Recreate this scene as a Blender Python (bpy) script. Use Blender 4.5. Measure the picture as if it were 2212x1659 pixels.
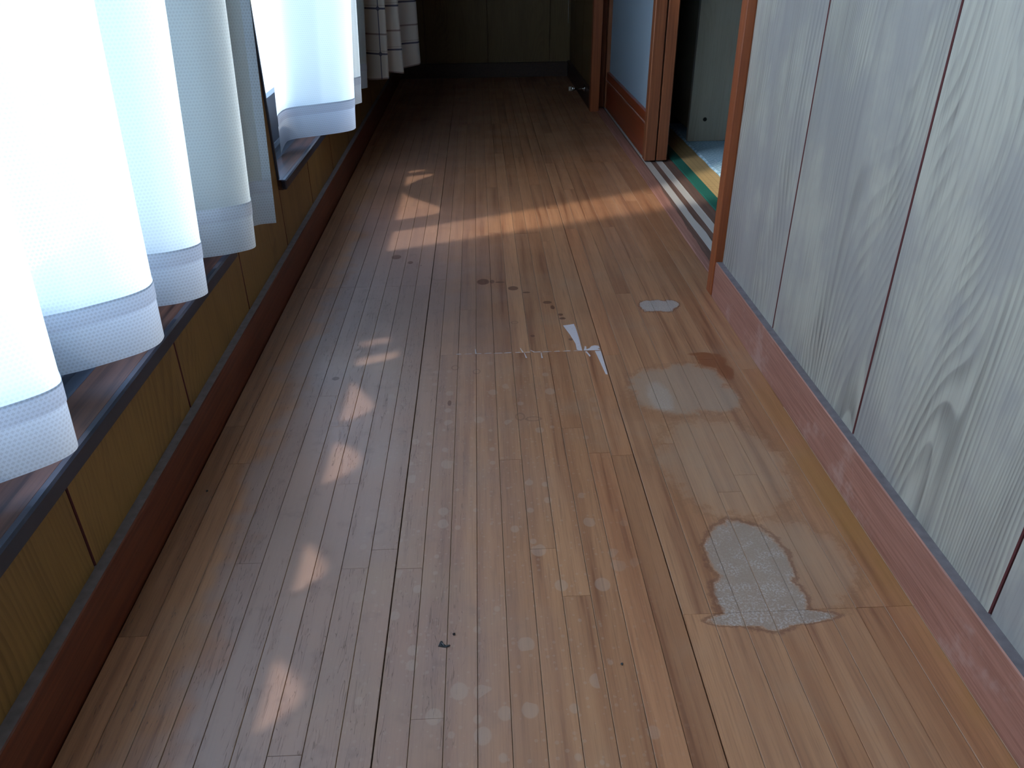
import bpy, bmesh, math, random
from mathutils import Vector, Matrix

# ------------------------------------------------------------------ clear
for o in list(bpy.data.objects): bpy.data.objects.remove(o)
scene = bpy.context.scene
col = scene.collection

# ------------------------------------------------------------------ camera
FL, YAW, PIT, ROLL = 1668.57, 0.0356095, 0.52746933, -0.01258704
CAM = Vector((0.38292, 0.0, 0.60744))
fw = Vector((math.sin(YAW)*math.cos(PIT), math.cos(YAW)*math.cos(PIT), -math.sin(PIT)))
rt = fw.cross(Vector((0, 0, 1))).normalized(); up = rt.cross(fw)
rt, up = rt*math.cos(ROLL)+up*math.sin(ROLL), up*math.cos(ROLL)-rt*math.sin(ROLL)
cd = bpy.data.cameras.new('camera'); cam = bpy.data.objects.new('camera', cd); col.objects.link(cam)
cd.sensor_fit = 'HORIZONTAL'; cd.sensor_width = 36.0; cd.lens = FL/2212*36.0; cd.clip_start = 0.02
M = Matrix((rt, up, -fw)).transposed().to_4x4(); M.translation = CAM
cam.matrix_world = M
scene.camera = cam

# ------------------------------------------------------------------ light
SUN_AZ, SUN_EL = math.radians(21.0), math.radians(48.5)     # travels +x, +y and down
SUN_STRENGTH, SKY_STRENGTH = 2.7, 1.0
world = bpy.data.worlds.new('sky'); scene.world = world; world.use_nodes = True
wn = world.node_tree.nodes; wl = world.node_tree.links; wn.clear()
sky = wn.new('ShaderNodeTexSky'); sky.sky_type = 'NISHITA'; sky.sun_disc = False
sky.sun_elevation = SUN_EL; sky.sun_rotation = math.radians(249.0); sky.air_density = 1.0; sky.dust_density = 1.0
bg = wn.new('ShaderNodeBackground'); bg.inputs['Strength'].default_value = SKY_STRENGTH
wo = wn.new('ShaderNodeOutputWorld'); wl.new(sky.outputs[0], bg.inputs[0]); wl.new(bg.outputs[0], wo.inputs[0])
sd = bpy.data.lights.new('sun', 'SUN'); sd.energy = SUN_STRENGTH; sd.angle = math.radians(2.5); sd.color = (1.0, 0.86, 0.70)
sun = bpy.data.objects.new('sun', sd); col.objects.link(sun)
sdir = Vector((math.cos(SUN_AZ)*math.cos(SUN_EL), math.sin(SUN_AZ)*math.cos(SUN_EL), -math.sin(SUN_EL)))
sun.rotation_euler = sdir.to_track_quat('-Z', 'Y').to_euler(); sun.location = (-3, -1, 4)
scene.view_settings.view_transform = 'Standard'; scene.view_settings.look = 'None'
scene.view_settings.gamma = 1.0; scene.view_settings.use_curve_mapping = False
scene.view_settings.exposure = 0.20
scene.cycles.sample_clamp_indirect = 4.0; scene.cycles.blur_glossy = 1.0
scene.cycles.caustics_reflective = False; scene.cycles.caustics_refractive = False
scene.cycles.max_bounces = 6; scene.cycles.adaptive_threshold = 0.02

random.seed(11)

# ------------------------------------------------------------------ node helper
class N:
    def __init__(s, name):
        s.mat = bpy.data.materials.new(name); s.mat.use_nodes = True
        s.t = s.mat.node_tree; s.t.nodes.clear(); s.out = s.t.nodes.new('ShaderNodeOutputMaterial')
    def n(s, k): return s.t.nodes.new('ShaderNode'+k)
    def put(s, sock, v):
        if v is None: return
        if isinstance(v, bpy.types.NodeSocket): s.t.links.new(v, sock)
        elif isinstance(v, (tuple, list)) and len(v) == 3 and sock.type == 'RGBA': sock.default_value = (*v, 1)
        else: sock.default_value = v
    def m(s, op, a, b=None, c=None, clamp=False):
        x = s.n('Math'); x.operation = op; x.use_clamp = clamp
        s.put(x.inputs[0], a); s.put(x.inputs[1], b)
        if c is not None: s.put(x.inputs[2], c)
        return x.outputs[0]
    def vm(s, op, a, b=None):
        x = s.n('VectorMath'); x.operation = op; s.put(x.inputs[0], a)
        if b is not None: s.put(x.inputs[1], b)
        return x.outputs['Value'] if op in ('LENGTH', 'DISTANCE', 'DOT_PRODUCT') else x.outputs[0]
    def pos(s): return s.n('NewGeometry').outputs['Position']
    def uv(s): return s.n('TexCoord').outputs['UV']
    def sep(s, v):
        x = s.n('SeparateXYZ'); s.put(x.inputs[0], v); return x.outputs[0], x.outputs[1], x.outputs[2]
    def comb(s, a, b, c=0.0):
        x = s.n('CombineXYZ'); s.put(x.inputs[0], a); s.put(x.inputs[1], b); s.put(x.inputs[2], c); return x.outputs[0]
    def noise(s, v, scale=1.0, detail=2.0, rough=0.5, dist=0.0):
        x = s.n('TexNoise'); s.put(x.inputs['Vector'], v); s.put(x.inputs['Scale'], scale); s.put(x.inputs['Detail'], detail)
        s.put(x.inputs['Roughness'], rough); s.put(x.inputs['Distortion'], dist); return x.outputs['Fac']
    def voro(s, v, scale):
        x = s.n('TexVoronoi'); x.voronoi_dimensions = '2D'; s.put(x.inputs['Vector'], v); s.put(x.inputs['Scale'], scale)
        return x.outputs['Distance'], x.outputs['Color']
    def rng(s, v, a, b, c=0.0, d=1.0, smooth=True):
        x = s.n('MapRange'); x.interpolation_type = 'SMOOTHSTEP' if smooth else 'LINEAR'
        s.put(x.inputs[0], v)
        for i, q in enumerate((a, b, c, d)): s.put(x.inputs[i+1], q)
        return x.outputs[0]
    def mix(s, f, a, b, mode='MIX'):
        x = s.n('Mix'); x.data_type = 'RGBA'; x.blend_type = mode; x.clamp_factor = True
        s.put(x.inputs[0], f); s.put(x.inputs[6], a); s.put(x.inputs[7], b); return x.outputs[2]
    def bump(s, h, strength=0.3, dist=0.001):
        x = s.n('Bump'); s.put(x.inputs['Strength'], strength); s.put(x.inputs['Distance'], dist); s.put(x.inputs['Height'], h)
        return x.outputs[0]
    def pbsdf(s, color, rough=0.5, normal=None, metallic=0.0, spec=0.5, **kw):
        x = s.n('BsdfPrincipled'); s.put(x.inputs['Base Color'], color); s.put(x.inputs['Roughness'], rough)
        s.put(x.inputs['Metallic'], metallic); s.put(x.inputs['Specular IOR Level'], spec)
        if normal is not None: s.put(x.inputs['Normal'], normal)
        for k, v in kw.items(): s.put(x.inputs[k.replace('_', ' ')], v)
        return x.outputs[0]
    def done(s, sh): s.t.links.new(sh, s.out.inputs[0]); return s.mat

# ------------------------------------------------------------------ materials
def mat_plain(name, color, rough=0.6, metallic=0.0, spec=0.5, var=0.12, scale=40.0):
    n = N(name); p = n.pos()
    k = n.noise(p, scale, 3.0)
    c = n.mix(k, tuple(q*(1-var) for q in color), tuple(min(1, q*(1+var)) for q in color))
    return n.done(n.pbsdf(c, rough, None, metallic, spec))

def mat_veneer(name, light, dark, axis='y', rough=0.45, figure=0.55, patch=None):
    """Wood veneer with the grain running along z; boards differ by their object colour."""
    n = N(name); x, y, z = n.sep(n.pos())
    oi = n.n('ObjectInfo'); r = n.m('MULTIPLY', oi.outputs['Random'], 37.0)
    a = y if axis == 'y' else x
    f = n.noise(n.comb(n.m('MULTIPLY', a, 4.5), n.m('MULTIPLY', z, 1.0), r), 1.0, 1.5, 0.35, 0.2)
    lines = n.m('FRACT', n.m('ADD', n.m('MULTIPLY', f, 62.0), n.m('MULTIPLY', a, 110.0)))
    ring = n.m('MULTIPLY', n.rng(lines, 0.15, 0.85), n.rng(lines, 1.0, 0.88))
    broad = n.noise(n.comb(n.m('MULTIPLY', a, 22.0), n.m('MULTIPLY', z, 3.0), r), 1.0, 3.0)
    ringm = n.m('MULTIPLY', ring, n.rng(broad, 0.35, 0.65, 0.15, 1.0))
    fine = n.noise(n.comb(n.m('MULTIPLY', a, 300.0), n.m('MULTIPLY', z, 9.0), r), 1.0, 2.0, 0.6)
    k = n.m('ADD', n.m('MULTIPLY', ringm, figure), n.m('MULTIPLY', n.rng(fine, 0.42, 0.75), 0.32))
    k = n.m('ADD', k, n.m('MULTIPLY', n.rng(broad, 0.45, 0.80), 0.25), clamp=True)
    c = n.mix(k, light, dark)
    if patch is not None:
        c = n.mix(n.m('MULTIPLY', n.rng(n.noise(n.comb(n.m('MULTIPLY', a, 9.0), n.m('MULTIPLY', z, 6.0), r), 1.0, 4.0, 0.6), 0.40, 0.64), 0.6), c, patch)
    c = n.mix(1.0, c, oi.outputs['Color'], 'MULTIPLY')
    return n.done(n.pbsdf(c, rough, None, 0.0, 0.4))

def mat_solid_wood(name, light, dark, along='y', rough=0.4, scale=1.0, spec=0.5, wear=None):
    n = N(name); x, y, z = n.sep(n.pos())
    if along == 'y': v = n.comb(n.m('MULTIPLY', x, 160*scale), n.m('MULTIPLY', y, 4*scale), n.m('MULTIPLY', z, 160*scale))
    elif along == 'z': v = n.comb(n.m('MULTIPLY', x, 160*scale), n.m('MULTIPLY', y, 160*scale), n.m('MULTIPLY', z, 4*scale))
    else: v = n.comb(n.m('MULTIPLY', x, 4*scale), n.m('MULTIPLY', y, 160*scale), n.m('MULTIPLY', z, 160*scale))
    g = n.noise(v, 1.0, 4.0, 0.6)
    c = n.mix(n.rng(g, 0.3, 0.7), light, dark)
    if wear:
        c = n.mix(n.m('MULTIPLY', n.rng(n.noise(n.pos(), 9.0, 5.0, 0.7), 0.52, 0.66), 0.55), c, wear)
    return n.done(n.pbsdf(c, rough, n.bump(g, 0.15, 0.0006), 0.0, spec))

def mat_cloth(name, tint, transl, clear, period=0.0040, contrast=0.5):
    """Woven lace: diffuse + translucent yarn with a small staggered cross motif and a few open holes."""
    n = N(name); u, v, _ = n.sep(n.uv())
    a = n.m('DIVIDE', u, period); b = n.m('DIVIDE', v, period)
    row = n.m('FLOOR', b); a2 = n.m('ADD', a, n.m('MULTIPLY', row, 0.5))
    fa = n.m('ABSOLUTE', n.m('SUBTRACT', n.m('FRACT', a2), 0.5)); fb = n.m('ABSOLUTE', n.m('SUBTRACT', n.m('FRACT', b), 0.5))
    bar1 = n.m('MULTIPLY', n.m('LESS_THAN', fa, 0.14), n.m('LESS_THAN', fb, 0.36))
    bar2 = n.m('MULTIPLY', n.m('LESS_THAN', fb, 0.14), n.m('LESS_THAN', fa, 0.36))
    cross = n.m('MAXIMUM', bar1, bar2)
    weave = n.noise(n.comb(n.m('MULTIPLY', u, 900.0), n.m('MULTIPLY', v, 900.0)), 1.0, 1.0)
    k = n.m('ADD', n.m('MULTIPLY', cross, contrast), n.m('MULTIPLY', weave, 0.25))
    colr = n.mix(k, tint, tuple(q*0.62 for q in tint))
    d = n.n('BsdfDiffuse'); n.put(d.inputs[0], colr)
    t = n.n('BsdfTranslucent'); n.put(t.inputs[0], n.mix(k, tint, tuple(q*0.75 for q in tint)))
    mx = n.n('MixShader'); n.put(mx.inputs[0], transl); n.t.links.new(d.outputs[0], mx.inputs[1]); n.t.links.new(t.outputs[0], mx.inputs[2])
    tr = n.n('BsdfTransparent'); m2 = n.n('MixShader')
    n.put(m2.inputs[0], n.m('MULTIPLY', n.m('SUBTRACT', 1.0, cross), clear))
    n.t.links.new(mx.outputs[0], m2.inputs[1]); n.t.links.new(tr.outputs[0], m2.inputs[2])
    return n.done(m2.outputs[0])

def mat_plaid(name):
    n = N(name); u, v, _ = n.sep(n.uv())
    PV, PU = 0.128, 0.115
    fv = n.m('FRACT', n.m('DIVIDE', n.m('SUBTRACT', v, 0.348-0.128*20), PV)); fu = n.m('FRACT', n.m('DIVIDE', n.m('ADD', u, 0.050), PU))
    def line(f, c, w): return n.m('LESS_THAN', n.m('ABSOLUTE', n.m('SUBTRACT', f, c)), w)
    base = n.mix(n.noise(n.comb(n.m('MULTIPLY', u, 700.0), n.m('MULTIPLY', v, 900.0)), 1.0, 2.0), (0.60, 0.56, 0.52), (0.72, 0.68, 0.63))
    brown = n.m('MAXIMUM', line(fv, 0.975, 0.020), n.m('MULTIPLY', line(fv, 0.60, 0.012), 0.4))
    navy = n.m('MAXIMUM', line(fv, 0.535, 0.020), line(fu, 0.5, 0.014))
    du = n.m('MULTIPLY', n.m('SUBTRACT', fu, 0.5), PU); dv = n.m('MULTIPLY', n.m('SUBTRACT', fv, 0.535), PV)
    dot = n.m('LESS_THAN', n.m('ADD', n.m('ABSOLUTE', du), n.m('ABSOLUTE', dv)), 0.0085)
    c = n.mix(n.m('MULTIPLY', brown, 0.75), base, (0.20, 0.13, 0.13))
    c = n.mix(n.m('MULTIPLY', n.m('MAXIMUM', navy, dot), 0.9), c, (0.05, 0.06, 0.12))
    d = n.n('BsdfDiffuse'); n.put(d.inputs[0], c)
    t = n.n('BsdfTranslucent'); n.put(t.inputs[0], c)
    mx = n.n('MixShader'); n.put(mx.inputs[0], 0.10); n.t.links.new(d.outputs[0], mx.inputs[1]); n.t.links.new(t.outputs[0], mx.inputs[2])
    return n.done(mx.outputs[0])

def mat_glass(name, tint=(0.95, 0.98, 1.0)):
    n = N(name)
    tr = n.n('BsdfTransparent'); n.put(tr.inputs[0], tint)
    gl = n.n('BsdfGlossy'); n.put(gl.inputs['Roughness'], 0.02)
    mx = n.n('MixShader'); n.put(mx.inputs[0], 0.07); n.t.links.new(tr.outputs[0], mx.inputs[1]); n.t.links.new(gl.outputs[0], mx.inputs[2])
    return n.done(mx.outputs[0])

def mat_frosted(name):
    n = N(name); x, y, z = n.sep(n.pos())
    g = n.noise(n.comb(n.m('MULTIPLY', y, 300.0), n.m('MULTIPLY', z, 300.0)), 1.0, 3.0)
    d = n.n('BsdfDiffuse'); n.put(d.inputs[0], n.mix(g, (0.36, 0.47, 0.58), (0.42, 0.53, 0.64)))
    t = n.n('BsdfTranslucent'); n.put(t.inputs[0], (0.6, 0.7, 0.78))
    mx = n.n('MixShader'); n.put(mx.inputs[0], 0.35); n.t.links.new(d.outputs[0], mx.inputs[1]); n.t.links.new(t.outputs[0], mx.inputs[2])
    gl = n.n('BsdfGlossy'); n.put(gl.inputs['Roughness'], 0.35); n.put(gl.inputs['Normal'], n.bump(g, 0.3, 0.0005))
    m2 = n.n('MixShader'); n.put(m2.inputs[0], 0.08); n.t.links.new(mx.outputs[0], m2.inputs[1]); n.t.links.new(gl.outputs[0], m2.inputs[2])
    return n.done(m2.outputs[0])

def mat_floor(name, flags):
    """Varnished strip flooring: per-strip tint from the object colour, faded by years of sun near the windows,
    water bleached and rust rimmed near the right wall, with drip marks. flags: which wear the strip carries."""
    n = N(name); p = n.pos(); x, y, z = n.sep(p)
    oi = n.n('ObjectInfo'); r = n.m('MULTIPLY', oi.outputs['Random'], 53.0)
    fine = n.noise(n.comb(n.m('MULTIPLY', x, 520.0), n.m('MULTIPLY', y, 14.0), r), 1.0, 3.0, 0.65)
    fig = n.noise(n.comb(n.m('MULTIPLY', x, 70.0), n.m('MULTIPLY', y, 2.2), r), 1.0, 2.0, 0.5, 0.15)
    blot = n.noise(p, 7.0, 3.0, 0.6)
    c = n.mix(n.rng(fig, 0.35, 0.70), FA, FB)
    c = n.mix(n.m('MULTIPLY', n.m('MULTIPLY', n.rng(fig, 0.62, 0.68), n.rng(fig, 0.76, 0.69)), 0.45), c, FC)
    c = n.mix(n.m('MULTIPLY', n.rng(fine, 0.42, 0.78), 0.50), c, (0.16, 0.075, 0.045))
    c = n.mix(1.0, c, oi.outputs['Color'], 'MULTIPLY')
    wob = n.m('MULTIPLY', n.m('SUBTRACT', blot, 0.5), 0.22); xf = n.m('ADD', x, wob)
    rough = n.m('ADD', 0.31, n.m('MULTIPLY', n.rng(blot, 0.3, 0.7), 0.10))
    h = n.m('MULTIPLY', n.noise(n.comb(n.m('MULTIPLY', x, 300.0), n.m('MULTIPLY', y, 12.0), r), 1.0, 2.0, 0.65), 0.4)
    if 'fade' in flags:      # varnish lost and wood greyed beside the windows; intact strip by the baseboard
        fade = n.m('MULTIPLY', n.rng(xf, 0.055, 0.105), n.rng(xf, 0.50, 0.22))
        fade = n.m('MULTIPLY', fade, n.m('ADD', 0.40, n.m('MULTIPLY', n.rng(y, 2.1, 1.5), 0.45)))
        c = n.mix(fade, c, (0.300, 0.205, 0.178))
        mott = n.noise(p, 30.0, 3.0, 0.6)
        c = n.mix(n.m('MULTIPLY', fade, n.m('MULTIPLY', n.rng(mott, 0.55, 0.75), 0.45)), c, (0.15, 0.098, 0.088))
    if 'film' in flags:      # dull grey film patches along the walking line
        film = n.m('MULTIPLY', n.rng(n.noise(p, 5.0, 4.0, 0.65), 0.50, 0.72), n.m('MULTIPLY', n.rng(y, 1.9, 1.2), 0.32))
        c = n.mix(film, c, (0.34, 0.235, 0.165))
    if 'crack' in flags:     # drying checks along the grain
        crk = n.noise(n.comb(n.m('MULTIPLY', x, 330.0), n.m('MULTIPLY', y, 20.0), r), 1.0, 1.0, 0.5, 0.8)
        crkm = n.m('MULTIPLY', n.m('MULTIPLY', n.rng(n.m('ABSOLUTE', n.m('SUBTRACT', crk, 0.5)), 0.022, 0.004), n.rng(xf, 0.50, 0.20)), n.rng(fig, 0.42, 0.56))
        crkm = n.m('MULTIPLY', crkm, n.rng(y, 1.9, 1.3))
        c = n.mix(n.m('MULTIPLY', crkm, 0.6), c, (0.09, 0.050, 0.038))
        h = n.m('SUBTRACT', h, crkm)
    if 'spot' in flags:      # pale round splash marks
        vd, vc = n.voro(n.comb(x, n.m('MULTIPLY', y, 0.85)), 46.0); vr, vg, vb = n.sep(vc)
        rad = n.m('MULTIPLY', n.m('POWER', vr, 3.0), 0.40)
        spot = n.m('MULTIPLY', n.rng(n.m('SUBTRACT', vd, rad), 0.05, -0.03), n.m('GREATER_THAN', vg, 0.45))
        reg = n.m('MULTIPLY', n.m('MULTIPLY', n.rng(x, 0.18, 0.30), n.rng(x, 0.58, 0.48)), n.rng(y, 1.25, 1.0))
        vd2, vc2 = n.voro(n.comb(x, y, 0.0), 120.0); v2r, v2g, _b = n.sep(vc2)
        spot2 = n.m('MULTIPLY', n.rng(n.m('SUBTRACT', vd2, n.m('MULTIPLY', v2r, 0.22)), 0.06, -0.02), n.m('GREATER_THAN', v2g, 0.5))
        k = n.m('MAXIMUM', n.m('MULTIPLY', spot, 0.30), n.m('MULTIPLY', spot2, 0.20))
        c = n.mix(n.m('MULTIPLY', k, reg), c, (0.44, 0.34, 0.28))
    if 'drip' in flags or 'stain' in flags:
        edge = n.m('MULTIPLY', n.m('SUBTRACT', n.noise(p, 42.0, 5.0, 0.78), 0.5), 1.0)
        def ell(cx, cy, rx, ry):
            d = n.vm('SUBTRACT', p, (cx, cy, 0.0)); d = n.vm('MULTIPLY', d, (1/rx, 1/ry, 0.0)); return n.vm('LENGTH', d)
        def union(lst, hard=False):
            d = None
            for e in lst:
                q = ell(*e); d = q if d is None else (n.m('MINIMUM', d, q) if hard else n.m('SMOOTH_MIN', d, q, 0.12))
            return d
    if 'drip' in flags:
        d = n.m('ADD', union(DRIPS, True), n.m('MULTIPLY', edge, 0.28))
        c = n.mix(n.m('MULTIPLY', n.rng(d, 1.05, 0.85), 0.75), c, (0.105, 0.042, 0.028))
        d = n.m('ADD', union(RINGS, True), n.m('MULTIPLY', edge, 0.3))
        c = n.mix(n.m('MULTIPLY', n.m('MULTIPLY', n.rng(d, 0.60, 0.85), n.rng(d, 1.15, 0.95)), 0.5), c, (0.12, 0.055, 0.040))
    if 'stain' in flags:
        # golden varnish still thick along the right baseboard
        gold = n.m('MULTIPLY', n.rng(n.m('ADD', x, n.m('MULTIPLY', wob, 0.35)), 0.775, 0.815), n.rng(y, 1.20, 0.7))
        c = n.mix(n.m('MULTIPLY', gold, n.rng(blot, 0.3, 0.65, 0.1, 0.65)), c, (0.31, 0.155, 0.040))
        speck = n.rng(n.noise(p, 420.0, 2.0, 0.7), 0.45, 0.62)
        # faint wide tide marks
        tide = n.m('ADD', union([(0.69, 0.815, 0.085, 0.115), (0.715, 0.63, 0.068, 0.075)]), edge)
        c = n.mix(n.m('MULTIPLY', n.rng(tide, 1.06, 0.80), 0.32), c, (0.36, 0.25, 0.175))
        c = n.mix(n.m('MULTIPLY', n.m('MULTIPLY', n.rng(tide, 0.92, 1.0), n.rng(tide, 1.14, 1.03)), 0.35), c, (0.22, 0.105, 0.052))
        ks = []
        def pool(c, lst, strength, colr, rim, grit, soft=0.13, en=0.6):
            d = n.m('ADD', union(lst), n.m('MULTIPLY', edge, en))
            k = n.rng(d, 1.03, 1.03-soft)
            if rim: c = n.mix(n.m('MULTIPLY', n.m('MULTIPLY', n.rng(d, 0.97, 1.03), n.rng(d, 1.15, 1.05)), rim), c, (0.15, 0.062, 0.036))
            c = n.mix(n.m('MULTIPLY', k, strength), c, colr)
            if grit: c = n.mix(n.m('MULTIPLY', n.m('MULTIPLY', k, speck), grit), c, (0.50, 0.455, 0.44))
            ks.append(k); return c
        c = pool(c, [(0.668, 0.640, 0.045, 0.062), (0.662, 0.580, 0.048, 0.045), (0.665, 0.551, 0.066, 0.011)], 0.80, (0.265, 0.205, 0.168), 0.65, 0.0)
        clump = n.m('MULTIPLY', speck, n.rng(n.m('ADD', n.noise(p, 55.0, 3.0, 0.6), n.rng(y, 0.66, 0.54, 0.0, 0.10)), 0.45, 0.66))
        c = n.mix(n.m('MULTIPLY', n.m('MULTIPLY', ks[0], clump), 0.55), c, (0.47, 0.41, 0.40))
        c = n.mix(n.m('MULTIPLY', n.m('MULTIPLY', ks[0], speck), 0.18), c, (0.40, 0.33, 0.29))
        c = pool(c, [(0.665, 1.010, 0.068, 0.072), (0.700, 1.030, 0.055, 0.062), (0.718, 0.985, 0.045, 0.045)], 0.60, (0.315, 0.235, 0.182), 0.25, 0.05, 0.20, 1.1)
        c = pool(c, [(0.642, 0.990, 0.022, 0.055)], 0.40, (0.38, 0.325, 0.29), 0.0, 0.12, 0.5)
        c = pool(c, [(0.712, 1.316, 0.030, 0.026), (0.690, 1.318, 0.018, 0.026), (0.732, 1.325, 0.015, 0.018)], 0.80, (0.31, 0.275, 0.26), 1.0, 0.30, en=1.3)
        rough = n.m('ADD', rough, n.m('MULTIPLY', n.m('MAXIMUM', ks[0], ks[3]), 0.30))
        d = n.m('ADD', union([(0.750, 1.100, 0.026, 0.026), (0.762, 1.062, 0.013, 0.028), (0.738, 1.122, 0.022, 0.006)]), n.m('MULTIPLY', edge, 1.0))
        c = n.mix(n.m('MULTIPLY', n.rng(d, 1.08, 0.85), 0.85), c, (0.200, 0.062, 0.022))
        d = n.m('ADD', union([(0.590, 0.955, 0.030, 0.035), (0.632, 0.935, 0.028, 0.022)]), edge)
        c = n.mix(n.m('MULTIPLY', n.rng(d, 1.1, 0.6), 0.30), c, (0.24, 0.105, 0.050))
    return n.done(n.pbsdf(c, rough, n.bump(h, 0.35, 0.0006) if 'film' in flags else None, 0.0, 0.5))
FA, FB, FC = (0.395, 0.200, 0.106), (0.298, 0.138, 0.072), (0.155, 0.060, 0.032)
DRIPS = [(0.379, 1.456, 0.013, 0.016), (0.397, 1.456, 0.005, 0.010), (0.413, 1.452, 0.010, 0.004), (0.438, 1.419, 0.0105, 0.011),
         (0.463, 1.397, 0.008, 0.004), (0.500, 1.347, 0.009, 0.007), (0.508, 1.324, 0.004, 0.009), (0.520, 1.291, 0.005, 0.005),
         (0.522, 1.274, 0.006, 0.005), (0.463, 1.207, 0.0042, 0.0048), (0.528, 1.189, 0.004, 0.005), (0.191, 1.608, 0.011, 0.014),
         (0.224, 1.573, 0.006, 0.009), (0.248, 1.554, 0.002, 0.003), (0.141, 1.076, 0.006, 0.006), (0.324, 0.991, 0.003, 0.008)]
RINGS = [(0.434, 1.263, 0.0065, 0.0055), (0.428, 0.947, 0.007, 0.010), (0.447, 0.940, 0.012, 0.006), (0.365, 1.085, 0.006, 0.008), (0.33, 1.10, 0.006, 0.008)]
_FM = {}
def floor_material(x0, x1, y0, y1):
    fl = []
    if x0 < 0.5: fl.append('fade')
    if x0 < 0.45 and y0 < 1.9: fl.append('crack')
    if y0 < 1.9: fl.append('film')
    if x1 > 0.18 and x0 < 0.58 and y0 < 1.25 and y1 > 0.2: fl.append('spot')
    if x1 > 0.56 and y0 < 1.40 and y1 > 0.40: fl.append('stain')
    if any(x0 < e[0]+e[2]*1.6 and x1 > e[0]-e[2]*1.6 and y0 < e[1]+e[3]*1.6 and y1 > e[1]-e[3]*1.6 for e in DRIPS+RINGS): fl.append('drip')
    k = '_'.join(fl) or 'plain'
    if k not in _FM: _FM[k] = mat_floor('strip_flooring_'+k, fl)
    return _FM[k]

MT = {}
MT['floor_edge'] = mat_plain('strip_flooring_worn_edge', (0.36, 0.225, 0.150), 0.5)
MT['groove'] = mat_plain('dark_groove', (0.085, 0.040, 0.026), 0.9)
MT['redgroove'] = mat_plain('red_groove', (0.085, 0.016, 0.018), 0.8)
MT['wall_r'] = mat_veneer('faded_grey_veneer', (0.385, 0.362, 0.312), (0.140, 0.128, 0.118), 'y', 0.45, 0.55, patch=(0.235, 0.218, 0.222))
MT['wall_l'] = mat_veneer('ochre_veneer', (0.31, 0.175, 0.052), (0.165, 0.086, 0.026), 'y', 0.45, 0.45)
MT['wall_far'] = mat_veneer('shade_darkened_veneer', (0.17, 0.115, 0.050), (0.10, 0.060, 0.028), 'x', 0.5, 0.4)  # veneer darkened in colour so the far end reads as deep shade
MT['bb_l'] = mat_solid_wood('red_brown_baseboard', (0.20, 0.055, 0.026), (0.12, 0.030, 0.016), 'y', 0.42)
MT['bb_r'] = mat_solid_wood('worn_red_baseboard', (0.350, 0.165, 0.122), (0.235, 0.100, 0.072), 'y', 0.5, 2.6, wear=(0.42, 0.275, 0.240))
MT['dust'] = mat_plain('dusty_top', (0.235, 0.205, 0.215), 0.95, var=0.35, scale=90.0)
MT['dust_r'] = mat_plain('dusty_green_top', (0.150, 0.130, 0.140), 0.9, var=0.35, scale=90.0)
MT['sillwood'] = mat_solid_wood('dark_grained_sill', (0.130, 0.060, 0.038), (0.034, 0.016, 0.012), 'y', 0.40, 0.8)
MT['black'] = mat_plain('black_edging', (0.035, 0.038, 0.055), 0.38)
MT['alu'] = mat_plain('dark_anodised_aluminium', (0.070, 0.085, 0.115), 0.42, 0.25, var=0.08)
MT['alu_light'] = mat_plain('worn_aluminium', (0.22, 0.27, 0.34), 0.40, 0.3, var=0.10)
MT['glass'] = mat_glass('window_glass')
MT['frost'] = mat_frosted('frosted_glass')
MT['postwood'] = mat_solid_wood('red_door_wood', (0.29, 0.080, 0.026), (0.20, 0.050, 0.017), 'z', 0.38)
MT['doorwood'] = mat_solid_wood('brown_door_wood', (0.25, 0.088, 0.038), (0.17, 0.055, 0.024), 'z', 0.40)
MT['kick'] = mat_solid_wood('polished_red_panel', (0.24, 0.045, 0.014), (0.16, 0.028, 0.010), 'y', 0.28)
MT['nosing'] = mat_solid_wood('worn_pink_nosing', (0.36, 0.185, 0.150), (0.23, 0.105, 0.080), 'y', 0.5)
MT['track'] = mat_solid_wood('dark_worn_track_wood', (0.165, 0.098, 0.078), (0.095, 0.056, 0.046), 'y', 0.5, wear=(0.13, 0.10, 0.085))
MT['strip'] = mat_plain('grey_plastic_strip', (0.47, 0.455, 0.44), 0.35, var=0.05, scale=15.0)
MT['lace'] = mat_cloth('white_lace', (0.84, 0.95, 0.98), 0.64, 0.09, contrast=0.6)
MT['hem'] = mat_cloth('double_lace', (0.70, 0.80, 0.90), 0.36, 0.0, contrast=0.5)
MT['hem2'] = mat_cloth('triple_lace', (0.63, 0.71, 0.82), 0.27, 0.0, contrast=0.5)
MT['plaid'] = mat_plaid('beige_plaid')
MT['green'] = mat_plain('green_tatami_border', (0.004, 0.105, 0.078), 0.8, var=0.2, scale=200.0)
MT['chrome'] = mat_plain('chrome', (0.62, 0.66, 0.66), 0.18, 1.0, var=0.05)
MT['rubber'] = mat_plain('pale_rubber', (0.42, 0.42, 0.37), 0.6)
MT['scrap'] = mat_plain('black_scrap', (0.012, 0.014, 0.018), 0.4)
MT['bare'] = mat_plain('bare_white_fibre', (0.50, 0.45, 0.47), 0.8, var=0.12, scale=300.0)
MT['plaster'] = mat_plain('old_ceiling', (0.13, 0.10, 0.07), 0.8)
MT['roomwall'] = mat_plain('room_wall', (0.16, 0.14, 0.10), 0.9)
MT['ground'] = mat_plain('pale_concrete', (0.62, 0.62, 0.60), 0.9, var=0.06, scale=3.0)
MT['cabinet'] = mat_veneer('grey_cabinet_veneer', (0.30, 0.28, 0.23), (0.20, 0.185, 0.155), 'x', 0.5, 0.2)
MT['bb_far'] = mat_solid_wood('shade_darkened_baseboard', (0.060, 0.030, 0.020), (0.030, 0.015, 0.011), 'y', 0.5)  # baseboard colour lowered to paint in the shade of the far end
MT['hole'] = mat_plain('hole_shade_black', (0.01, 0.01, 0.01), 0.9)

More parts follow.
